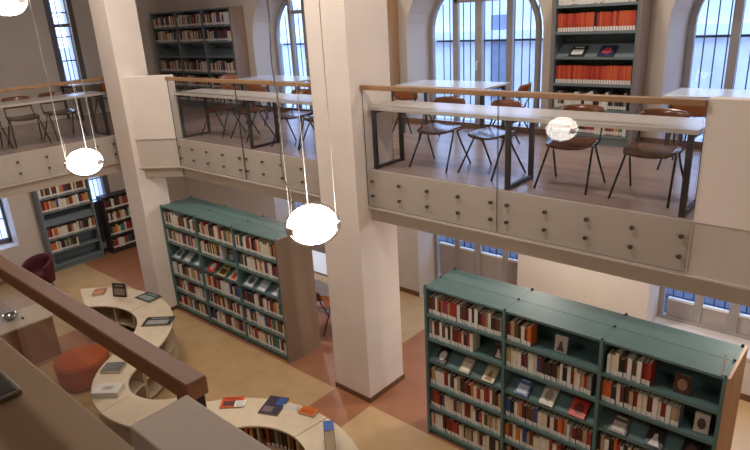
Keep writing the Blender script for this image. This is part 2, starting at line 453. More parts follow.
# left wing railing, along y
root = thing('glass_railing', 'glass balcony railing of the left wing ending at the corner column', 'railing', (XL, 4.75, ZF))
o = Vector((-XL, -4.75, -ZF)); ys = [0.75, 2.75, 4.93]
for a_, b_ in zip(ys, ys[1:]):
    pane(Vector((XL-.006, a_+.006, 2.81))+o, Vector((XL+.006, b_-.006, 4.235))+o, 1).build('glass_panel', root)
MB().box(Vector((XL-.035, .7, 4.232))+o, Vector((XL+.035, 4.945, 4.285))+o, M_RAIL).build('handrail', root, bevel=.008)
pts = []
for ky in [0.95, 1.37, 1.79, 2.21, 2.65, 2.85, 3.25, 3.7, 4.15, 4.55, 4.85]:
    for kz in (3.13, 2.945): pts.append(Vector((XL+.008, ky, kz))+o)
for p in pts:
    m = MB(); d = Vector((-1, 0, 0)); m.tube([p - d*.012, p - d*.0], .021, M_BOLT, 14); m.tube([p, p + d*.024], .012, M_BOLT, 10); m.build('standoff_bolt', root)
# near railing
rt = railing_x('brown wooden handrail on glass crossing the lower left corner', [-4.6, -2.85, -1.135], YO, [], -1, M_RAILD, 2.85, None, (-4.7, -1.07))
for ch in rt.children:
    if ch.name.startswith('handrail'):
        bpy.data.objects.remove(ch)
MB().box((-.1, -.018, 4.222-ZF), (3.475, .040, 4.271-ZF), M_RAILD).build('handrail', rt, bevel=.006)
MB().box((3.41, -.012, 4.06-ZF), (3.47, .03, 4.222-ZF), M_BLACK).build('rail_clamp', rt, bevel=.004)

# ------------------------------------------------------------------ bookcases
BOOK_COL = {'cream': (222, 208, 182), 'white': (226, 222, 214), 'tan': (178, 150, 112), 'brown': (96, 62, 44), 'dark brown': (58, 38, 32),
            'dark red': (116, 32, 30), 'red': (158, 50, 40), 'orange': (206, 104, 44), 'black': (32, 30, 32), 'blue': (52, 74, 132),
            'grey': (138, 134, 128), 'green': (74, 98, 70), 'yellow': (214, 176, 70), 'teal': (70, 112, 116), 'maroon': (88, 34, 40), 'pink': (200, 150, 140)}
def bmat(c): return mat('book_' + c.replace(' ', '_'), BOOK_COL[c], 0.5, noise=0.05, scale=20)
def book_into(mb, x, y, z, w, h, d, c, label=True, lean=0.0):
    """one book standing upright, spine towards -y, lower left front corner at x,y,z"""
    M = Matrix.Translation((x, y, z)) @ Matrix.Rotation(lean, 4, 'Y') if lean else Matrix.Translation((x, y, z))
    t = min(.004, w*.16); mc = bmat(c)
    mb.box((0, 0, 0), (t, d, h), mc, M); mb.box((w-t, 0, 0), (w, d, h), mc, M); mb.box((t, 0, 0), (w-t, t, h), mc, M)
    mb.box((t, t, .003), (w-t, d-.004, h-.005), M_PAPER, M)
    if label: mb.box((w*.05, -.0012, .004), (w*.95, .0, .056), M_LABEL, M)
PAL_B = ['cream']*8 + ['white']*7 + ['tan']*5 + ['brown']*4 + ['dark brown']*3 + ['dark red']*4 + ['red']*3 + ['orange']*3 + ['black']*2 + ['grey']*1 + ['blue']*1 + ['maroon']*2
PAL_A = PAL_B + ['yellow', 'white', 'white', 'cream', 'black', 'blue', 'green', 'red', 'teal']

def bookcase(label, loc, rz, units, uw, h, depth, nrow, base, pitch, display_rows, double, mt, mtd, end_right=None, end_left=None, group=None, caps=True):
    root = thing('bookcase', label, 'bookcase', loc, rz, group)
    W = units*uw; sd = depth/2 if double else depth
    for k in range(units+1):
        xx = k*uw
        up = MB().box((xx-.016, -.004, 0), (xx+.016, .03, h), mt).box((xx-.015, .03, 0), (xx+.015, depth-.03, h-.006), mt).box((xx-.016, depth-.03, 0), (xx+.016, depth, h), mt).build('upright', root)
        if caps:
            for yy in (.012, depth/2, depth-.012): MB().lathe([(0, .0), (.012, .0), (.012, .011), (.008, .016), (0, .016)], M_BLACK, 10, (xx, yy, h+.0)).build('upright_cap', up)
    for k in range(units):
        x0, x1 = k*uw+.016, (k+1)*uw-.016
        tp = MB()
        if double:
            tp.box((x0, .01, h-.03), (x1, depth/2-.003, h-.005), mt); tp.box((x0, depth/2+.003, h-.03), (x1, depth-.01, h-.005), mt)
        else: tp.box((x0, .01, h-.03), (x1, depth, h-.005), mt)
        tp.build('top_panel', root)
        yb = depth/2 if double else depth-.012
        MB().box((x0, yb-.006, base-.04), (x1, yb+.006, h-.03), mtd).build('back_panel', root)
        MB().box((x0, .03, 0), (x1, depth-.03 if double else depth-.02, base-.035), mt).build('plinth', root)
        for r in range(nrow):
            z = base + r*pitch
            s = MB()
            if r in display_rows:
                y0, y1 = .015, sd-.02
                a = math.atan2(.2, y1-y0)
                s.prism([(y0, z-.02), (y0, z+.012), (y0+.012, z+.012), (y0+.012, z-.004), (y1, z+.19), (y1, z+.172), (y0+.03, z-.02)], x0, x1, mt,
                        Matrix(((0,0,1,0),(1,0,0,0),(0,1,0,0),(0,0,0,1))))
                s.build('sloping_shelf', root)
            else:
                s.box((x0, .008, z-.022), (x1, sd-.008, z), mt)
                s.box((x0, .004, z-.034), (x1, .008, z+.0), mt)
                s.build('shelf', root)
    if end_right is not None:
        MB().box((W+.017, -.006, 0), (W+.04, depth+.006, h+.005), end_right).build('end_panel', root, label='wooden end panel')
    if end_left is not None:
        MB().box((-.04, -.006, 0), (-.017, depth+.006, h+.005), end_left).build('end_panel', root, label='wooden end panel')
    return root

ROWN = {5: 'top shelf', 4: 'second shelf', 3: 'display shelf', 2: 'fourth shelf', 1: 'fifth shelf', 0: 'bottom shelf'}
BAYN = ['left bay', 'middle bay', 'right bay']
def fill_row(pal, x0, x1, wmin, wmax, hmin, hmax, dmin, dmax, r=rnd):
    out = []; x = x0; run = None
    while True:
        if run and r.random() < .14: c, w, h, d = run
        else:
            c = r.choice(pal); w = r.uniform(wmin, wmax); h = r.uniform(hmin, hmax); d = r.uniform(dmin, dmax)
        run = (c, w, h, d)
        if x + w > x1: break
        out.append((x, w, h, d, c)); x += w + r.uniform(.001, .004)
    return out
# near bookcase (right): every book in view is a thing
BX, BY, BW = -3.872, 5.048, 1.036
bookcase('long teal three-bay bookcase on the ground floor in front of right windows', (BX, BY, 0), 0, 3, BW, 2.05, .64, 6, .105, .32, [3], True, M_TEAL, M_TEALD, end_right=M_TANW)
FILL = {(0,5): (0, 1), (0,4): (0, .62), (0,2): (0, 1), (0,1): (0, 1), (0,0): (0, 1),
        (1,5): (0, .30), (1,4): (0, .96), (1,2): (0, 1), (1,1): (0, 1), (1,0): (0, .7),
        (2,5): (.03, .47), (2,4): (0, .74), (2,2): (0, .72)}
for (u, r), (fa, fb) in sorted(FILL.items(), key=lambda t: (t[0][0], -t[0][1])):
    x0 = BX + u*BW + .025 + fa*(BW-.05); x1 = BX + u*BW + .025 + fb*(BW-.05)
    cnt = {}
    pal = PAL_B + (['orange']*4 + ['red']*3 if (u, r) in ((2,5), (0,2)) else [])
    row = fill_row(pal, x0, x1, .021, .047, .19, .245, .13, .17)
    if (u, r) == (1, 2): row = [(x0, .062, .215, .16, 'blue')] + [(q[0], *q[1:]) for q in row if q[0] > x0 + .062]
    if (u, r) == (2, 5): row[-1] = (*row[-1][:4], 'red')
    for (x, w, h, d, c) in row:
        k = cnt.get(c, 0); cnt[c] = k+1
        mb = MB(); book_into(mb, 0, 0, 0, w, h, d, c)
        o = mb.build('book'); o.location = (x, BY+.026+rnd.uniform(0, .012), .105 + .32*r + .0005)
        tag(o, '%s %s book from left, %s, %s of near teal bookcase' % (ORD[k], c, ROWN[r], BAYN[u]), 'book',
            'upright books on the %s in the %s of the near teal bookcase' % (ROWN[r], BAYN[u]))

def cover_book(label, w, h, t, cov, art, M, style=0, group=None, name='display_book'):
    """a book shown face out: cover in local xz plane facing -y, bottom edge on z = 0"""
    root = bpy.data.objects.new(name, None); C.objects.link(root); root.matrix_world = M; tag(root, label, 'book', group)
    cm = mat('cover_%d_%d_%d' % cov, cov, .35, noise=.04, scale=15); am = mat('cover_%d_%d_%d' % art, art, .4, noise=.06, scale=18)
    cov_ = MB().box((-w/2, 0, 0), (w/2, .003, h), cm).box((-w/2, t-.003, 0), (w/2, t, h), cm).box((-w/2, .003, 0), (-w/2+.003, t-.003, h), cm).build('cover', root)
    MB().box((-w/2+.003, .003, .003), (w/2-.004, t-.003, h-.003), M_PAPER).build('pages', root)
    a = MB()
    if style == 0:    # portrait-like oval picture
        pts = [(w*.3*math.cos(2*PI*k/18), h*.48 + h*.3*math.sin(2*PI*k/18)) for k in range(18)]
        a.prism(pts, .0, .0012, am, RX)
    elif style == 1:  # picture field and title strip
        a.box((-w*.38, -.0012, h*.12), (w*.38, 0, h*.6), am); a.box((-w*.3, -.0012, h*.76), (w*.3, 0, h*.86), am)
    elif style == 3:  # corner field and faint lower field
        a.box((w*.02, -.0012, h*.55), (w*.46, 0, h*.95), am); a.box((-w*.4, -.001, h*.1), (w*.1, 0, h*.4), mat('cover_faint', (120, 104, 108), .4))
    else:             # figure: head and shoulders
        pts = [(w*.12*math.cos(2*PI*k/14), h*.57 + w*.15*math.sin(2*PI*k/14)) for k in range(14)]
        a.prism(pts, .0, .0012, am, RX); a.prism([(-w*.32, h*.08), (w*.32, h*.08), (w*.12, h*.5), (-w*.12, h*.5)], .0, .0012, am, RX)
    a.build('cover_picture', cov_)
    return root
def stand_M(x, y, z, rz=0, tilt=-.14): return Matrix.Translation((x, y, z+.0065)) @ Matrix.Rotation(rz, 4, 'Z') @ Matrix.Rotation(tilt, 4, 'X')
NB = 'near teal bookcase'
def BXu(u, f): return BX + u*BW + f*BW
zs = lambda r: .105 + .32*r + .0008
cover_book('small dark portrait book standing face out, second shelf, left bay of ' + NB, .12, .18, .02, (52, 40, 40), (206, 188, 176), stand_M(BXu(0, .9), BY+.07, zs(4)), 2)
cover_book('white and dark book standing alone on the top shelf, middle bay of ' + NB, .13, .175, .02, (190, 182, 176), (96, 74, 70), stand_M(BXu(1, .57), BY+.1, zs(5)), 2)
cover_book('brown portrait book standing alone on the top shelf, right bay of ' + NB, .14, .18, .022, (74, 50, 40), (158, 124, 104), stand_M(BXu(2, .68), BY+.08, zs(5)), 0)
cover_book('pale book with round picture at right end of second shelf, right bay', .12, .18, .045, (200, 192, 180), (86, 76, 74), stand_M(BXu(2, .87), BY+.07, zs(4), .1), 0)
# books lying on the sloping display shelves
aB = math.atan2(.194, .32-.02-.027)
def slope_M(x0, yf, z, fx, rz=0, up=.0):
    return Matrix.Translation((x0+fx, yf+.0285, z-.004+.003)) @ Matrix.Rotation(-(PI/2 - aB), 4, 'X') @ Matrix.Translation((0, -.03-.0, .004))
DISP = [(0, .17, .15, .21, (52, 46, 48), (216, 212, 206), 0, 'dark and white book on the display shelf, first of three in left bay'),
        (0, .5, .14, .21, (190, 172, 146), (226, 214, 190), 1, 'tan book on the display shelf, second of three in left bay'),
        (0, .8, .15, .21, (214, 196, 160), (150, 108, 72), 2, 'cream book with a figure on the display shelf in left bay'),
        (1, .2, .16, .21, (84, 104, 156), (196, 204, 222), 1, 'blue book with pale cover on the display shelf of middle bay'),
        (1, .48, .15, .22, (222, 216, 198), (168, 150, 132), 0, 'cream white book on the display shelf of middle bay'),
        (1, .8, .17, .2, (206, 62, 36), (120, 32, 24), 0, 'orange red book on the display shelf of middle bay'),
        (2, .2, .16, .2, (92, 82, 78), (200, 186, 172), 1, 'grey photograph book on the display shelf, first in right bay'),
        (2, .52, .16, .2, (48, 42, 44), (220, 214, 206), 2, 'black and white book on the display shelf, second in right bay'),
        (2, .82, .16, .2, (40, 34, 36), (96, 66, 60), 0, 'dark book on the display shelf, third in right bay')]
for u, fx, w, h, cv, ar, st, lb in DISP:
    cover_book(lb + (' of ' + NB if len(lb.split()) < 12 else ''), w, h, .014, cv, ar, slope_M(BXu(u, 0), BY, zs(3), fx*BW), st, 'books on the sloping display shelf of the near bookcase')

root = thing('sign_holder', 'thin pale upright strip at the right front corner of the near teal bookcase', 'sign holder', (BX+3*BW-.03, BY+.05, 2.0455))
MB().box((-.012, -.012, 0), (.012, .012, .012), M_CTOP).build('base', root)
MB().box((-.009, -.003, .012), (.009, .003, .2), mat('pale_plastic', (206, 212, 204), .4, noise=0)).build('strip', root)
# far bookcase on the ground floor, and the other bookcases further off: their small books form one mass
AX, AY, AW = -9.754, 5.069, 1.054
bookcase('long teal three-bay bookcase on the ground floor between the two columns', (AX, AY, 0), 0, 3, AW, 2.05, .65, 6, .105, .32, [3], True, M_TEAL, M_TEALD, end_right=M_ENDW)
far = MB(); r2 = random.Random(21)
def far_row(loc, rz, x0, x1, z, pal=PAL_A, dep=.028, hmin=.19, hmax=.25):
    T = Matrix.Translation(loc) @ Matrix.Rotation(rz, 4, 'Z')
    for (x, w, h, d, c) in fill_row(pal, x0, x1, .024, .05, hmin, hmax, .13, .17, r2):
        M = T @ Matrix.Translation((x, dep, z)); mc = bmat(c)
        far.box((0, 0, 0), (w, .005, h), mc, M); far.box((0, .005, 0), (w*.14, d, h), mc, M); far.box((w*.86, .005, 0), (w, d, h), mc, M)
        far.box((w*.14, .005, .002), (w*.86, d-.003, h-.006), M_PAPER, M); far.box((w*.05, -.001, .012), (w*.95, 0, .052), M_LABEL, M)
for u in range(3):
    for r in (5, 4, 2, 1, 0):
        a, b = .025, AW-.025
        if (u, r) == (1, 4): b = AW*.62
        far_row((AX+u*AW, AY, 0), 0, a, b, .1055+.32*r)
DA = [(0, .2, (190, 196, 200), (90, 110, 130)), (0, .5, (150, 170, 180), (226, 226, 226)), (0, .8, (120, 140, 160), (220, 220, 220)),
      (1, .2, (196, 60, 60), (226, 210, 200)), (1, .5, (206, 190, 110), (90, 60, 50)), (1, .8, (220, 190, 160), (190, 70, 50)),
      (2, .2, (200, 206, 214), (90, 100, 120)), (2, .5, (170, 186, 196), (226, 226, 230)), (2, .8, (110, 120, 136), (220, 220, 226))]
ADN = ['pale grey', 'light blue', 'blue grey', 'pinkish red', 'yellow', 'peach', 'silver', 'pale teal', 'slate']
for k, (u, fx, cv, ar) in enumerate(DA):
    cover_book('%s book on the sloping shelf, %s of bookcase between the columns' % (ADN[k], BAYN[u]), .2, .22, .014, cv, ar, slope_M(AX+u*AW, AY, zs(3), fx*AW), k % 3,
               'books on the sloping display shelf of the bookcase between the columns')
cover_book('small dark book standing face out beside white books between the columns', .16, .2, .02, (46, 44, 48), (150, 150, 156), stand_M(AX+AW*1.78, AY+.07, zs(4)), 1)

# left wing ground floor: tall grey bookcase on the wall and a low dark one
SX = XW + .32
bookcase('tall grey bookcase against the left wing wall below the balcony', (SX, 4.42, 0), PI/2, 1, 1.1, 2.04, .30, 6, .14, .31, [3], False, M_GREYS, M_GREYS, caps=False)
for r, fb in ((5, 1), (4, 1), (2, 1), (1, .6)): far_row((SX, 4.42, 0), PI/2, .025, .025+1.05*fb, .1405+.31*r)
bookcase('low dark bookcase under the narrow window of the left wing', (SX+.02, 5.76, 0), PI/2, 1, .8, 1.4, .3, 4, .12, .32, [], False, M_DARKM, M_DARKM, caps=False)
for r in range(4): far_row((SX+.02, 5.76, 0), PI/2, .025, .77, .1205+.32*r)
# mezzanine bookcases
MY = YW - .34
bookcase('wide dark grey three-bay bookcase on the mezzanine at the upper left', (-13.78, MY, ZF), 0, 3, 1.02, 2.1, .32, 6, .14, .325, [3], False, M_GREYS, M_GREYS, end_right=M_ENDW, caps=False)
for u in range(3):
    for r in (5, 4, 2, 1, 0): far_row((-13.78+u*1.02, MY, ZF), 0, .03, .99, .1405+.325*r)
bookcase('mezzanine bookcase half hidden behind the middle column, only its wooden end showing', (-7.66, MY, ZF), 0, 1, 1.02, 2.1, .32, 6, .14, .325, [3], False, M_GREYS, M_GREYS, end_right=M_TANW, caps=False)
for r in (5, 4, 2, 1, 0): far_row((-7.66, MY, ZF), 0, .03, .99, .1405+.325*r)
MX = -3.70
bookcase('grey mezzanine bookcase with rows of red volumes between right windows', (MX, MY, ZF), 0, 1, 1.06, 2.10, .32, 6, .14, .325, [3], False, M_GREYS, M_TEALD, end_right=M_ENDW, end_left=M_ENDW, caps=False)
far_row((MX, MY, ZF), 0, .03, 1.03, .1405+.325*1, ['white', 'cream', 'black', 'black', 'white', 'grey'], hmin=.16, hmax=.24)
far_row((MX, MY, ZF), 0, .03, 1.03, .1405+.325*5, ['white', 'cream', 'tan', 'grey', 'white'])
far_row((MX, MY, ZF), 0, .03, 1.03, .1405)
tag(far.build('library_books'), 'small mixed coloured books filling the shelves of the farther bookcases', 'books', kind='stuff')
vmes = []
for q, (c, hh) in enumerate([((190, 66, 42), .22), ((206, 92, 54), .226), ((164, 48, 34), .215), ((196, 76, 46), .222)]):
    mv = mat('red_orange_binding_%s' % 'abcd'[q], c, .45, noise=.06, scale=20); vb = MB(); w = .031
    vb.box((0, 0, 0), (.004, .17, hh), mv).box((w-.004, 0, 0), (w, .17, hh), mv).box((.004, 0, 0), (w-.004, .004, hh), mv).box((.004, .004, .003), (w-.004, .166, hh-.005), M_PAPER).box((.002, -.001, .0), (w-.002, 0, .05), M_LABEL)
    vmes.append(vb.mesh('bound_volume'))
for r, rn in ((4, 'upper'), (2, 'lower')):
    for k in range(29):
        if r == 4 and k == 14: continue
        o = bpy.data.objects.new('bound_volume', rnd.choice(vmes)); C.objects.link(o)
        o.location = (MX+.035+k*.0342, MY+.026+rnd.uniform(0, .006), ZF+.1405+.325*r)
        tag(o, 'red orange bound volume in the %s red row of the mezzanine bookcase' % rn, 'book', 'red orange volumes in the %s red row' % rn)
mb = MB(); book_into(mb, 0, 0, 0, .026, .22, .16, 'black'); o = mb.build('bound_volume'); o.location = (MX+.035+14*.0342+.004, MY+.028, ZF+.1405+.325*4)
tag(o, 'black book dividing the upper row of red volumes on the mezzanine', 'book')
zz = ZF + .14 + .325*3 + .001
cover_book('black and white book on the sloping shelf between red volume rows', .2, .2, .014, (40, 40, 44), (206, 204, 200), slope_M(MX, MY, zz, .3), 1)
cover_book('dark blue book with red spot on the mezzanine sloping shelf', .2, .2, .014, (40, 48, 84), (170, 66, 74), slope_M(MX, MY, zz, .68), 0)

# ------------------------------------------------------------------ chairs
def arc_shell(w, d, z, dip, th, m, n=8, q=8):
    P = []
    for i in range(n+1):
        row = []
        for j in range(q+1):
            a = -1 + 2*i/n; b = -1 + 2*j/q
            k = 1 - .16*abs(b)**3; kk = 1 - .16*abs(a)**3
            row.append((a*w/2*k, b*d/2*kk, z - dip*(1-a*a)*.8 - dip*.5*(b if b < 0 else 0)**2 + .012*b))
        P.append(row)
    return MB().grid(P, th, m)
def back_shell(w, h, y, z, curve, th, m, n=10, q=5):
    P = []
    for i in range(n+1):
        row = []
        for j in range(q+1):
            a = -1 + 2*i/n; b = j/q
            k = 1 - .12*abs(2*b-1)**3
            row.append((a*w/2*k, y - curve*a*a + .06*b, z + h*b*(1-.12*abs(a)**3) + .06*h*abs(a)**3))
        P.append(row)
    return MB().grid(P, th, m)
def make_chair(label, mp, loc, rz, group):
    t = thing('plywood_chair', label, 'chair', loc, rz, group)
    arc_shell(.47, .44, .462, .022, .012, mp).build('seat', t)
    back_shell(.46, .19, .245, .60, .07, .011, mp).build('backrest', t)
    for sx in (-1, 1):
        for sy in (-1, 1):
            MB().tube([(sx*.222, .01+sy*.035, .432), (sx*.235, sy*.10, .30), (sx*.268, sy*.268, .0)], .011, M_BLACK).build('leg', t)
        MB().tube([(sx*.222, .045, .432), (sx*.222, .15, .445), (sx*.21, .222, .56), (sx*.205, .245, .74)], .010, M_BLACK).build('back_tube', t)
    MB().tube([(-.222, -.02, .432), (.222, -.02, .432)], .010, M_BLACK).build('crossbar', t)
    return t
GR = 'plywood chairs along the balcony counters'
ch0 = make_chair('brown plywood chair at balcony counter, nearest the middle column on its right', M_PLYD, (-4.22, 5.88, ZF), .02, GR)
for lb, x, y, rz in [
    ('brown plywood chair, second to the right of the middle column, angled at counter', -3.5, 5.88, -.25),
    ('brown plywood chair at balcony counter, just right of its middle legs', -2.53, 5.82, .03),
    ('brown plywood chair at the right end of balcony counter by the parapet', -1.75, 5.82, -.03),
    ('brown plywood chair at the left end of the counter between the columns', -8.72, 5.90, .1),
    ('brown plywood chair, second from left at counter between the columns', -7.95, 5.92, -.15),
    ('brown plywood chair, third from left at counter between the columns', -6.86, 5.9, .1),
    ('brown plywood chair at counter just left of the middle column', -6.25, 5.9, -.05)]:
    dup(ch0, lb, (x, y, ZF), rz)
for lb, x, y, rz in [
    ('brown plywood chair at left wing counter, nearest the corner column', -11.36, 4.36, PI/2+.05),
    ('brown plywood chair at left wing counter, second from the corner column', -11.36, 3.74, PI/2-.1),
    ('brown plywood chair at left wing counter, at the left picture edge', -11.35, 3.12, PI/2)]:
    dup(ch0, lb, (x, y, ZF), rz)
GR2 = 'orange plywood chairs at the mezzanine window tables'
ch1 = make_chair('orange plywood chair with back to camera at right window table', M_PLY, (-1.72, 7.12, ZF), PI, GR2)
for lb, x, y, rz in [
    ('orange plywood chair in front of window table right of the column', -5.55, 7.1, PI),
    ('orange plywood chair at the right end of the middle window table', -4.27, 7.62, PI/2+.15+PI),
    ('orange plywood chair in front of window table left of the column', -9.0, 7.05, PI),
    ('orange plywood chair at the left side of table behind middle counter', -10.40, 7.46, PI/2),
    ('orange plywood chair with its back to the left wing wall table', -12.75, 5.9, PI/2+PI)]:
    dup(ch1, lb, (x, y, ZF), rz)
dup(ch1, 'brown plywood chair on the ground floor seen between bookcase and column', (-6.98, 6.26, 0), PI-.1, 'chairs at the ground floor desk')

# ------------------------------------------------------------------ counters and tables
def counter(label, L, D, frames, loc, rz, ends=True, mtop=None):
    root = thing('reading_counter', label, 'counter', loc, rz, None)
    MB().box((0, 0, .715), (L, D, .757), mtop or M_CTOP).build('top', root, bevel=.004)
    for fx in frames:
        for yy in (.03, D-.03):
            MB().box((fx-.025, yy-.018, .0), (fx+.025, yy+.018, .715), M_DARKM).build('leg', root)
        MB().box((fx-.02, .048, .0), (fx+.02, D-.048, .035), M_DARKM).build('foot_bar', root)
        MB().box((fx-.02, .048, .675), (fx+.02, D-.048, .715), M_DARKM).build('cross_rail', root)
    return root
counter('long pale reading counter behind the balcony glass right of middle column', 3.60, .56, [.06, 1.86, 3.54], (-4.86, 5.335, ZF), 0)
counter('long pale reading counter behind the balcony glass between the columns', 3.60, .56, [.06, 1.9, 3.5], (-9.17, 5.35, ZF), 0)
counter('pale reading counter behind the left wing balcony glass', 4.14, .54, [.1, 1.9, 4.07], (XL-.09, .78, ZF), PI/2)
counter('brown beige reading counter beside the near handrail', 3.3, .5, [.1, 1.6, 3.2], (-4.45, .012, ZF), 0, mtop=M_CTOPB)
def table(label, x0, x1, y0, y1, z0, mtop=M_WTOP, group='white reading tables'):
    root = thing('reading_table', label, 'table', ((x0+x1)/2, (y0+y1)/2, z0), 0, group)
    w, d = (x1-x0)/2, (y1-y0)/2
    MB().box((-w, -d, .715), (w, d, .745), mtop).build('top', root, bevel=.004)
    MB().box((-w+.08, -d+.08, .66), (w-.08, -d+.1, .715), M_DARKM).box((-w+.08, d-.1, .66), (w-.08, d-.08, .715), M_DARKM).build('apron', root)
    for sx in (-1, 1):
        for sy in (-1, 1): MB().box((sx*(w-.07)-.02, sy*(d-.07)-.02, 0), (sx*(w-.07)+.02, sy*(d-.07)+.02, .715), M_DARKM).build('leg', root)
    return root
table('white reading table at the arched window right of the middle column', -6.05, -4.48, 7.3, 8.04, ZF)
table('white reading table at the window on the far right', -2.15, -.4, 7.35, 8.04, ZF)
table('white reading table at the arched window left of the middle column', -10.08, -8.3, 7.27, 8.04, ZF)
table('white reading table below the narrow window of the left wing', -13.95, -13.1, 5.4, 6.8, ZF)
table('white desk on the ground floor half hidden behind the middle column', -8.9, -7.15, 6.65, 7.35, 0)

# ------------------------------------------------------------------ serpentine display units on the ground floor
def arc(c, R, a0, a1, n=14): return [Vector((c[0]+R*math.cos(math.radians(a0+(a1-a0)*k/n)), c[1]+R*math.sin(math.radians(a0+(a1-a0)*k/n)))) for k in range(n+1)]
FO, FI = ((-9.13, 2.49), 1.9), ((-8.98, 2.776), 1.04)
NI, NO = ((-6.705, 3.30), .606), ((-6.623, 3.658), 1.407)
TO, TI = ((-4.492, 2.227), 1.618), ((-4.517, 2.643), .745)
MODS = [
    ('cream curved display unit, far left segment with its end under the railing', arc(*FO, 140, 88), arc(*FI, 140, 88)),
    ('cream curved display unit behind the near handrail, bending towards the bookcase', arc(*FO, 88, 21), arc(*FI, 88, 14)),
    ('cream curved display unit carrying the white box and grey book', arc(*NI, 196, 268), arc(*NO, 206, 268)),
    ('cream curved display unit mostly hidden behind the near parapet', arc(*NI, 268, 345), arc(*NO, 268, 313)),
    ('cream curved display unit at bottom centre with orange and blue books', arc(*TO, 151, 87), arc(*TI, 168, 85)),
    ('cream curved display unit at bottom centre with a standing blue book', arc(*TO, 87, 5), arc(*TI, 85, 0))]
def shrink(U, L, a, b):
    return [u.lerp(l, a) for u, l in zip(U, L)], [u.lerp(l, b) for u, l in zip(U, L)]
def strip(U, L): return [(p.x, p.y) for p in U] + [(p.x, p.y) for p in reversed(L)]
def stripmesh(mb, U, L, z0, z1, m):
    for k in range(len(U)-1):
        pass
    n = len(U)
    a = [[mb.bm.verts.new((p.x, p.y, z)) for p in E] for E in (U, L) for z in (z0, z1)]   # U0 U1 L0 L1
    for k in range(n-1):
        mb.face([a[1][k], a[1][k+1], a[3][k+1], a[3][k]], m); mb.face([a[0][k], a[2][k], a[2][k+1], a[0][k+1]], m)
        mb.face([a[0][k], a[0][k+1], a[1][k+1], a[1][k]], m, True); mb.face([a[2][k], a[3][k], a[3][k+1], a[2][k+1]], m, True)
    mb.face([a[0][0], a[1][0], a[3][0], a[2][0]], m); mb.face([a[0][-1], a[2][-1], a[3][-1], a[1][-1]], m)
    return mb
for lb, U, L in MODS:
    cx = sum((U+L), Vector((0, 0)))/len(U+L)
    U = [p-cx for p in U]; L = [p-cx for p in L]
    # tiny gap between neighbours
    for E in (U, L):
        E[0] = E[0].lerp(E[1], .05); E[-1] = E[-1].lerp(E[-2], .05)
    root = thing('display_unit', lb, 'display unit', (cx.x, cx.y, 0))
    stripmesh(MB(), U, L, .69, .72, M_CREAM).build('top', root)
    u, l = shrink(U, L, .05, .95); stripmesh(MB(), u, l, .06, .085, M_CREAM).build('base_board', root)
    u, l = shrink(U, L, .15, .85); stripmesh(MB(), u, l, 0, .06, M_CREAMD).build('plinth', root)
    u, l = shrink(U, L, .47, .53); stripmesh(MB(), u, l, .085, .69, M_CREAMD).build('back_panel', root)
    for aa, bb in ((.05, .47), (.53, .95)):
        u, l = shrink(U, L, aa, bb); stripmesh(MB(), u, l, .375, .395, M_CREAM).build('shelf', root)
    for k in (0, len(U)//2, len(U)-1):
        k2 = k+1 if k < len(U)-1 else k-1
        for aa, bb in ((.05, .465), (.535, .95)):
            p, q2 = U[k].lerp(L[k], aa), U[k].lerp(L[k], bb); t = (U[k2]-U[k]).normalized()*.018
            for z0, z1 in ((.085, .375), (.395, .69)):
                MB().prism([(p.x, p.y), (q2.x, q2.y), (q2.x+t.x, q2.y+t.y), (p.x+t.x, p.y+t.y)], z0, z1, M_CREAM).build('divider', root)
# books inside the concave shelves
def arc_books(spec, c, R, spans, z, where, grp):
    n = len(spec); cnt = {}; tot = sum(a-b for a, b in spans)
    for k, (col, w, h) in enumerate(spec):
        q = tot*(k+.5)/n; a = None
        for s0, s1 in spans:
            if q <= s0-s1: a = math.radians(s0-q); break
            q -= s0-s1
        mb = MB(); book_into(mb, -w/2, 0, 0, w, h, .15, col)
        o = mb.build('book'); o.location = (c[0]+R*math.cos(a), c[1]+R*math.sin(a), z); o.rotation_euler = (0, 0, a-PI/2)
        i = cnt.get(col, 0); cnt[col] = i+1
        tag(o, '%s %s book from the left standing %s' % (ORD[i], col, where), 'book', grp)
arc_books([('white', .03, .25), ('yellow', .035, .23), ('tan', .04, .24), ('black', .045, .25), ('dark red', .04, .24), ('orange', .035, .25), ('yellow', .03, .23), ('red', .04, .26),
           ('black', .04, .25), ('grey', .045, .24), ('green', .035, .25), ('dark brown', .04, .24), ('tan', .03, .23), ('brown', .04, .24)],
          (-4.517, 2.643), .80, [(158, 129), (119, 93)], .3955, 'inside the bottom centre display unit', 'books inside the bottom centre curved unit')
arc_books([('white', .05, .2), ('grey', .04, .22), ('black', .05, .23), ('dark brown', .04, .22), ('white', .04, .21), ('teal', .04, .23), ('black', .04, .22), ('grey', .05, .23)],
          (-8.98, 2.776), 1.10, [(82, 57)], .3955, 'inside the far curved display unit', 'books inside the far curved unit')

# things lying on the curved tops
ZT = .7205
def flat_book(label, x, y, w, h, t, rz, cov, art, style=1, name='book', z=ZT):
    """closed book lying flat, cover up"""
    root = cover_book(label, w, h, t, cov, art, Matrix.Translation((x, y, z+t)) @ Matrix.Rotation(rz, 4, 'Z') @ Matrix.Rotation(-PI/2, 4, 'X'), style, None, name)
    return root
CAMR = -math.atan2(1, 1) + PI/2
flat_book('brown and orange book lying on the far end of curved display', -10.02, 3.78, .2, .26, .025, .9, (150, 84, 48), (206, 120, 60))
flat_book('dark green book lying flat on the curved display behind handrail', -9.16, 4.14, .40, .26, .02, .12, (48, 62, 58), (132, 150, 146))
flat_book('black book with white print lying on curved display bend', -8.13, 3.80, .44, .28, .02, .72, (34, 34, 36), (150, 150, 146))
cover_book('dark photograph book standing upright on the far curved display', .26, .24, .03, (58, 48, 46), (140, 124, 112), stand_M(-9.62, 3.98, ZT+.0045, .5, -.16), 1)
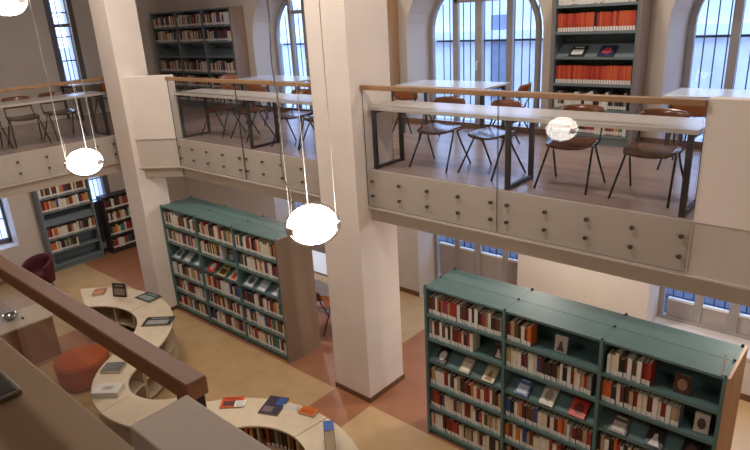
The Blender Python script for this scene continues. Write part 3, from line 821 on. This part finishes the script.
flat_book('grey cloth book lying on curved display beside the orange pouf', -7.40, 2.73, .27, .22, .045, .72, (78, 76, 80), (88, 86, 90), 1)
# white box with an oval emblem
root = thing('white_box', 'white flat box with an oval emblem on the near curved display', 'box', (-6.985, 2.505, ZT), .70)
MB().box((-.165, -.11, 0), (.165, .11, .075), mat('white_card', (224, 218, 208), .5, noise=.02)).build('box_body', root, bevel=.003)
em = MB(); mo = mat('brown_print', (146, 120, 104), .6, noise=.05)
em.prism([(.056*math.cos(2*PI*k/24), .028*math.sin(2*PI*k/24)) for k in range(24)], .0751, .0755, mo)
for R1, R0 in ((.075, .066), (.058, .0)):
    for k in range(24):
        a0, a1 = 2*PI*k/24, 2*PI*(k+1)/24
        if R0: em.prism([(R1*math.cos(a0), .5*R1*math.sin(a0)), (R1*math.cos(a1), .5*R1*math.sin(a1)), (R0*math.cos(a1), .5*R0*math.sin(a1)), (R0*math.cos(a0), .5*R0*math.sin(a0))], .0751, .0758, mo)
    if not R0:
        for sx in (-.03, 0, .03): em.box((sx-.009, -.01, .0755), (sx+.009, .01, .076), M_LABEL)
em.build('emblem', root)
# bottom centre display
flat_book('orange red and dark book under a white card, bottom centre display', -5.46, 3.265, .26, .2, .02, .74, (206, 76, 38), (96, 60, 56), 1)
root = thing('printed_card', 'white printed card lying on the orange red book', 'card', (-5.465, 3.33, ZT+.021), .74)
MB().box((-.0, -.06, .0), (.13, .06, .003), M_LABEL).build('card', root)
pr_ = MB()
for k in range(4): pr_.box((.02, -.045+.024*k, .003), (.11, -.037+.024*k, .0035), MATS['book_grey'])
pr_.build('print', root)
flat_book('dark book with a blue corner lying on bottom centre display', -5.0, 3.45, .25, .34, .018, .42, (62, 54, 66), (52, 84, 150), 3)
flat_book('orange brown book lying beside a white card on bottom centre display', -4.63, 3.71, .21, .13, .03, .25, (206, 112, 40), (176, 84, 34), 1)
root = thing('printed_card', 'white folded card between the dark book and the orange brown book', 'card', (-4.87, 3.70, ZT), .45)
MB().prism([(-.04, 0), (.04, 0), (.0, .05)], -.09, .09, M_LABEL, Matrix(((0,0,1,0),(1,0,0,0),(0,1,0,0),(0,0,0,1)))).build('card', root)
root = thing('book', 'thick book with blue cover on top and cream page edges, bottom centre', 'book', (-4.04, 3.53, ZT), .84)
mbl = mat('book_bright_blue', (66, 98, 168), .45, noise=.04)
MB().box((-.055, -.08, .25), (.055, .08, .256), mbl).box((-.055, -.08, 0), (-.051, .08, .25), mbl).box((.051, -.08, 0), (.055, .08, .25), mbl).build('cover', root)
MB().box((-.051, -.076, 0), (.051, .076, .25), M_PAPER).build('pages', root)

# ------------------------------------------------------------------ pouf, armchairs, desk
root = thing('pouf', 'round orange fabric pouf beside the curved display', 'pouf', (-8.76, 2.87, 0))
MB().lathe([(0, .03), (.335, .03), (.355, .05), (.375, .22), (.385, .36), (.375, .41), (.34, .435), (.2, .445), (0, .447)], M_POUF, 40).build('cushion', root)
sm = MB(); 
pts = [(.386*math.cos(2*PI*k/40), .386*math.sin(2*PI*k/40), .37) for k in range(41)]
sm.tube(pts, .006, M_POUF, 6); sm.build('seam', root)
for k in range(4):
    a = PI/4 + k*PI/2
    MB().lathe([(0, 0), (.025, 0), (.03, .032), (0, .032)], M_BLACK, 12, (.26*math.cos(a), .26*math.sin(a), 0)).build('foot', root)
def armchair(label, loc, rz):
    t = thing('armchair', label, 'chair', loc, rz, 'maroon tub chairs')
    MB().lathe([(0, .18), (.27, .18), (.29, .22), (.29, .40), (.26, .44), (0, .45)], M_MAROON, 28).build('seat', t)
    P = []
    for i in range(17):
        a = math.radians(-25 + 230*i/16); e = abs(i-8)/8
        row = []
        for j in range(6):
            b = j/5; R = .30 + .05*b
            row.append((R*math.cos(a), R*math.sin(a), .2 + (.58 - .16*e*e)*b))
        P.append(row)
    MB().grid(P, .06, M_MAROON).build('tub_back', t)
    for k in range(4):
        a = PI/4 + k*PI/2
        MB().tube([(.2*math.cos(a), .2*math.sin(a), .19), (.25*math.cos(a), .25*math.sin(a), 0)], .014, M_DARKM).build('leg', t)
    return t
ac = armchair('maroon tub chair in front of the grey wall bookcase', (-13.0, 3.86, 0), .5)
ac.scale = (.82, .82, .9)
dup(ac, 'maroon tub chair at the left picture edge behind the desk', (-11.55, 2.35, 0), -.8)
root = thing('desk', 'beige desk with brown front panel below the left end of handrail', 'desk', (-10.25, 2.55, 0))
MB().box((-.35, -.85, .70), (.35, .45, .73), M_CREAM).build('top', root, bevel=.004)
MB().box((.30, -.82, .0), (.325, .42, .70), mat('brown_desk_panel', (140, 92, 58), .5, noise=.06, scale=4)).build('front_panel', root)
for yy in (-.82, .395): MB().box((-.32, yy, 0), (.30, yy+.025, .70), M_CREAMD).build('side_panel', root)
root = thing('metal_bowl', 'shiny silver rounded bowl on the beige desk', 'bowl', (-10.33, 2.50, .7305))
MB().lathe([(0, 0), (.05, 0), (.09, .03), (.115, .075), (.12, .08), (.112, .08), (.085, .035), (.04, .012), (0, .012)], M_CHROME, 28).build('bowl_body', root)
root = thing('paperweight', 'small dark round object next to the silver bowl', 'object', (-10.17, 2.62, .7305))
MB().lathe([(0, 0), (.018, 0), (.022, .012), (.014, .03), (0, .034)], M_BLACK, 16).build('weight_body', root)
# tablet on near counter
root = thing('tablet', 'black tablet with pale rim lying on the near counter', 'tablet', (-2.01, .315, ZF+.7575), .0)
MB().box((-.16, -.11, 0), (.16, .11, .018), M_STEEL).build('case', root, bevel=.004)
MB().box((-.148, -.098, .0181), (.148, .098, .0195), mat('black_screen', (14, 15, 18), .15, noise=0)).build('screen', root)

# ------------------------------------------------------------------ pendant lamps
def pendant(label, loc, az, group='glass pendant lamps over the atrium', D=.445):
    t = thing('pendant_lamp', label, 'lamp', loc, az, group)
    R = D/2; hh = R*.78; n = 20
    prof = [(R*math.sin(PI*k/n), -hh*math.cos(PI*k/n)) for k in range(n+1)]
    prof[0] = (0, -hh); prof[-1] = (0, hh)
    sh = MB().lathe(prof, M_SHADE, 40).build('glass_shade', t)
    MB().lathe([(r*.9, z*.9) for r, z in prof], M_LAMP, 40).build('lit_diffuser', t)
    rise = ZC - loc[2]
    for k in range(3):
        a = PI + 2*PI*k/3; c_, s_ = math.cos(a), math.sin(a)
        MB().tube([(R*.93*c_, R*.93*s_, hh*.36), (R*.93*c_, R*.93*s_, rise)], .0028, M_CORD, 6).build('suspension_wire', t)
        MB().box((R*.985-.016, -.045, -.028), (R*.985+.006, .045, .028), M_CLIP, Matrix.Rotation(a, 4, 'Z')).build('clip', sh)
    # slack power cord, twisting down beside the first wire
    pts = []
    zt = rise
    for k in range(61):
        f = k/60; z = zt*(1-f) + (hh*.45)*f
        amp = .01 + .02*math.exp(-((z-.35)/.25)**2)
        pts.append((-R*.93 - .004 + amp*math.sin(z*9), amp*math.cos(z*9)*.8, z))
    pts.append((-R*.55, 0, hh*.86))
    MB().tube(pts, .0042, M_CORDG, 6).build('power_cord', t)
    MB().lathe([(0, 0), (.09, 0), (.09, -.03), (0, -.035)], M_STEEL, 20, (0, 0, rise)).build('ceiling_rose', t)
    return t
pendant('large lit glass pendant lamp in front of the middle column', (-3.42, 3.02, 3.50), 1.48)
pendant('lit glass pendant lamp hanging before the left wing balcony', (-7.35, 2.97, 3.57), 1.48)
pendant('high glass pendant lamp cut by the upper left corner', (-7.95, 2.74, 5.42), 1.48)
pendant('unseen lit glass pendant lamp added for light, continuing row beyond the right edge', (.55, 3.02, 3.50), 1.48)  # out of view, added for its light as the next lamp in the row
# unseen flush ceiling lamps; those on the top ceiling are added fill light
def unseen_ceil_lamp(label, x, y, z, power, size=.22, group='round flush ceiling lamps'):
    t = thing('unseen_ceiling_lamp', label, 'lamp', (x, y, z), 0, group)
    MB().lathe([(0, 0), (size, 0), (size, -.04), (size*.9, -.05), (size*.9, -.035), (0, -.035)], M_CTOP, 28).build('housing', t)
    MB().lathe([(0, -.036), (size*.88, -.036), (size*.88, -.044), (0, -.05)], M_DISC, 28).build('diffuser', t)
    l = bpy.data.lights.new('lamp_light', 'AREA'); l.shape = 'DISK'; l.size = size*1.7; l.energy = power; l.color = (1.0, .92, .84)
    o = bpy.data.objects.new('lamp_light', l); C.objects.link(o); o.parent = t; o.location = (0, 0, -.07)
    return t
for x, y, w in [(-3.2, 3.6, 48), (-6.0, 3.6, 42), (-8.8, 3.6, 34)]:  # added to brighten the atrium, no such fittings in view
    unseen_ceil_lamp('unseen round flush fill lamp added on the ceiling above the atrium', x, y, ZC-.001, w, .3, 'added atrium fill lamps')
for x, y, w in [(-3.3, 6.9, 34), (-8.2, 6.9, 24), (-.6, 6.6, 30), (-12.3, 4.6, 14), (-12.3, 1.6, 10)]:
    unseen_ceil_lamp('round flush lamp on the ceiling under the mezzanine', x, y, 2.899, w, .14, 'lamps under the mezzanine')
for x, y, w in [(-3.0, 6.9, 26), (.8, 6.6, 18), (-7.3, 6.9, 14)]:  # out-of-view fill lamps added over the mezzanine
    unseen_ceil_lamp('unseen round flush fill lamp added on the ceiling above mezzanine tables', x, y, ZC-.001, w, .2, 'added fill lamps above the mezzanine')

# ------------------------------------------------------------------ outside
M_STONE = mat('blue_grey_stone', (214, 218, 226), .9, noise=.06, scale=1.2)
m = MB().box((-24, 13.5, -1), (10, 13.9, 5.4), M_STONE)
struct('wall_outside', m, 'stone building across the street')
o = MB().box((-24, 13.3, 4.35), (10, 13.5, 4.55), M_STONE).box((-24, 13.32, 2.2), (10, 13.5, 2.35), M_STONE).build('trim_11'); o['kind'] = 'structure'
m = MB()
for xx in (-16.5, -12.3, -8.05, -4.2, .5): m.box((xx, 13.44, 2.9), (xx+.5, 13.5, 4.9), mat('outside_shutter', (128, 136, 156), .7, noise=.05))
struct('trim_12', m)
struct('wall_outside_left', MB().box((-20.4, -6, -1), (-20, 13.3, 4.6), M_STONE))
struct('floor_outside', MB().box((-24, 9.0, -1.2), (10, 13.5, -1), mat('dark_asphalt', (58, 64, 80), .8)).box((-24, 12.9, -1), (10, 13.5, .8), mat('outside_shutter', (84, 92, 112), .7)))

w = bpy.data.worlds.new('world'); sc.world = w; w.use_nodes = True
bg = w.node_tree.nodes['Background']
bg.inputs[0].default_value = (0.44, 0.62, 1.0, 1); bg.inputs[1].default_value = 4.9

sc.view_settings.view_transform = 'Standard'; sc.view_settings.look = 'None'
sc.view_settings.exposure = 0.28; sc.view_settings.gamma = 1.0; sc.view_settings.use_curve_mapping = False
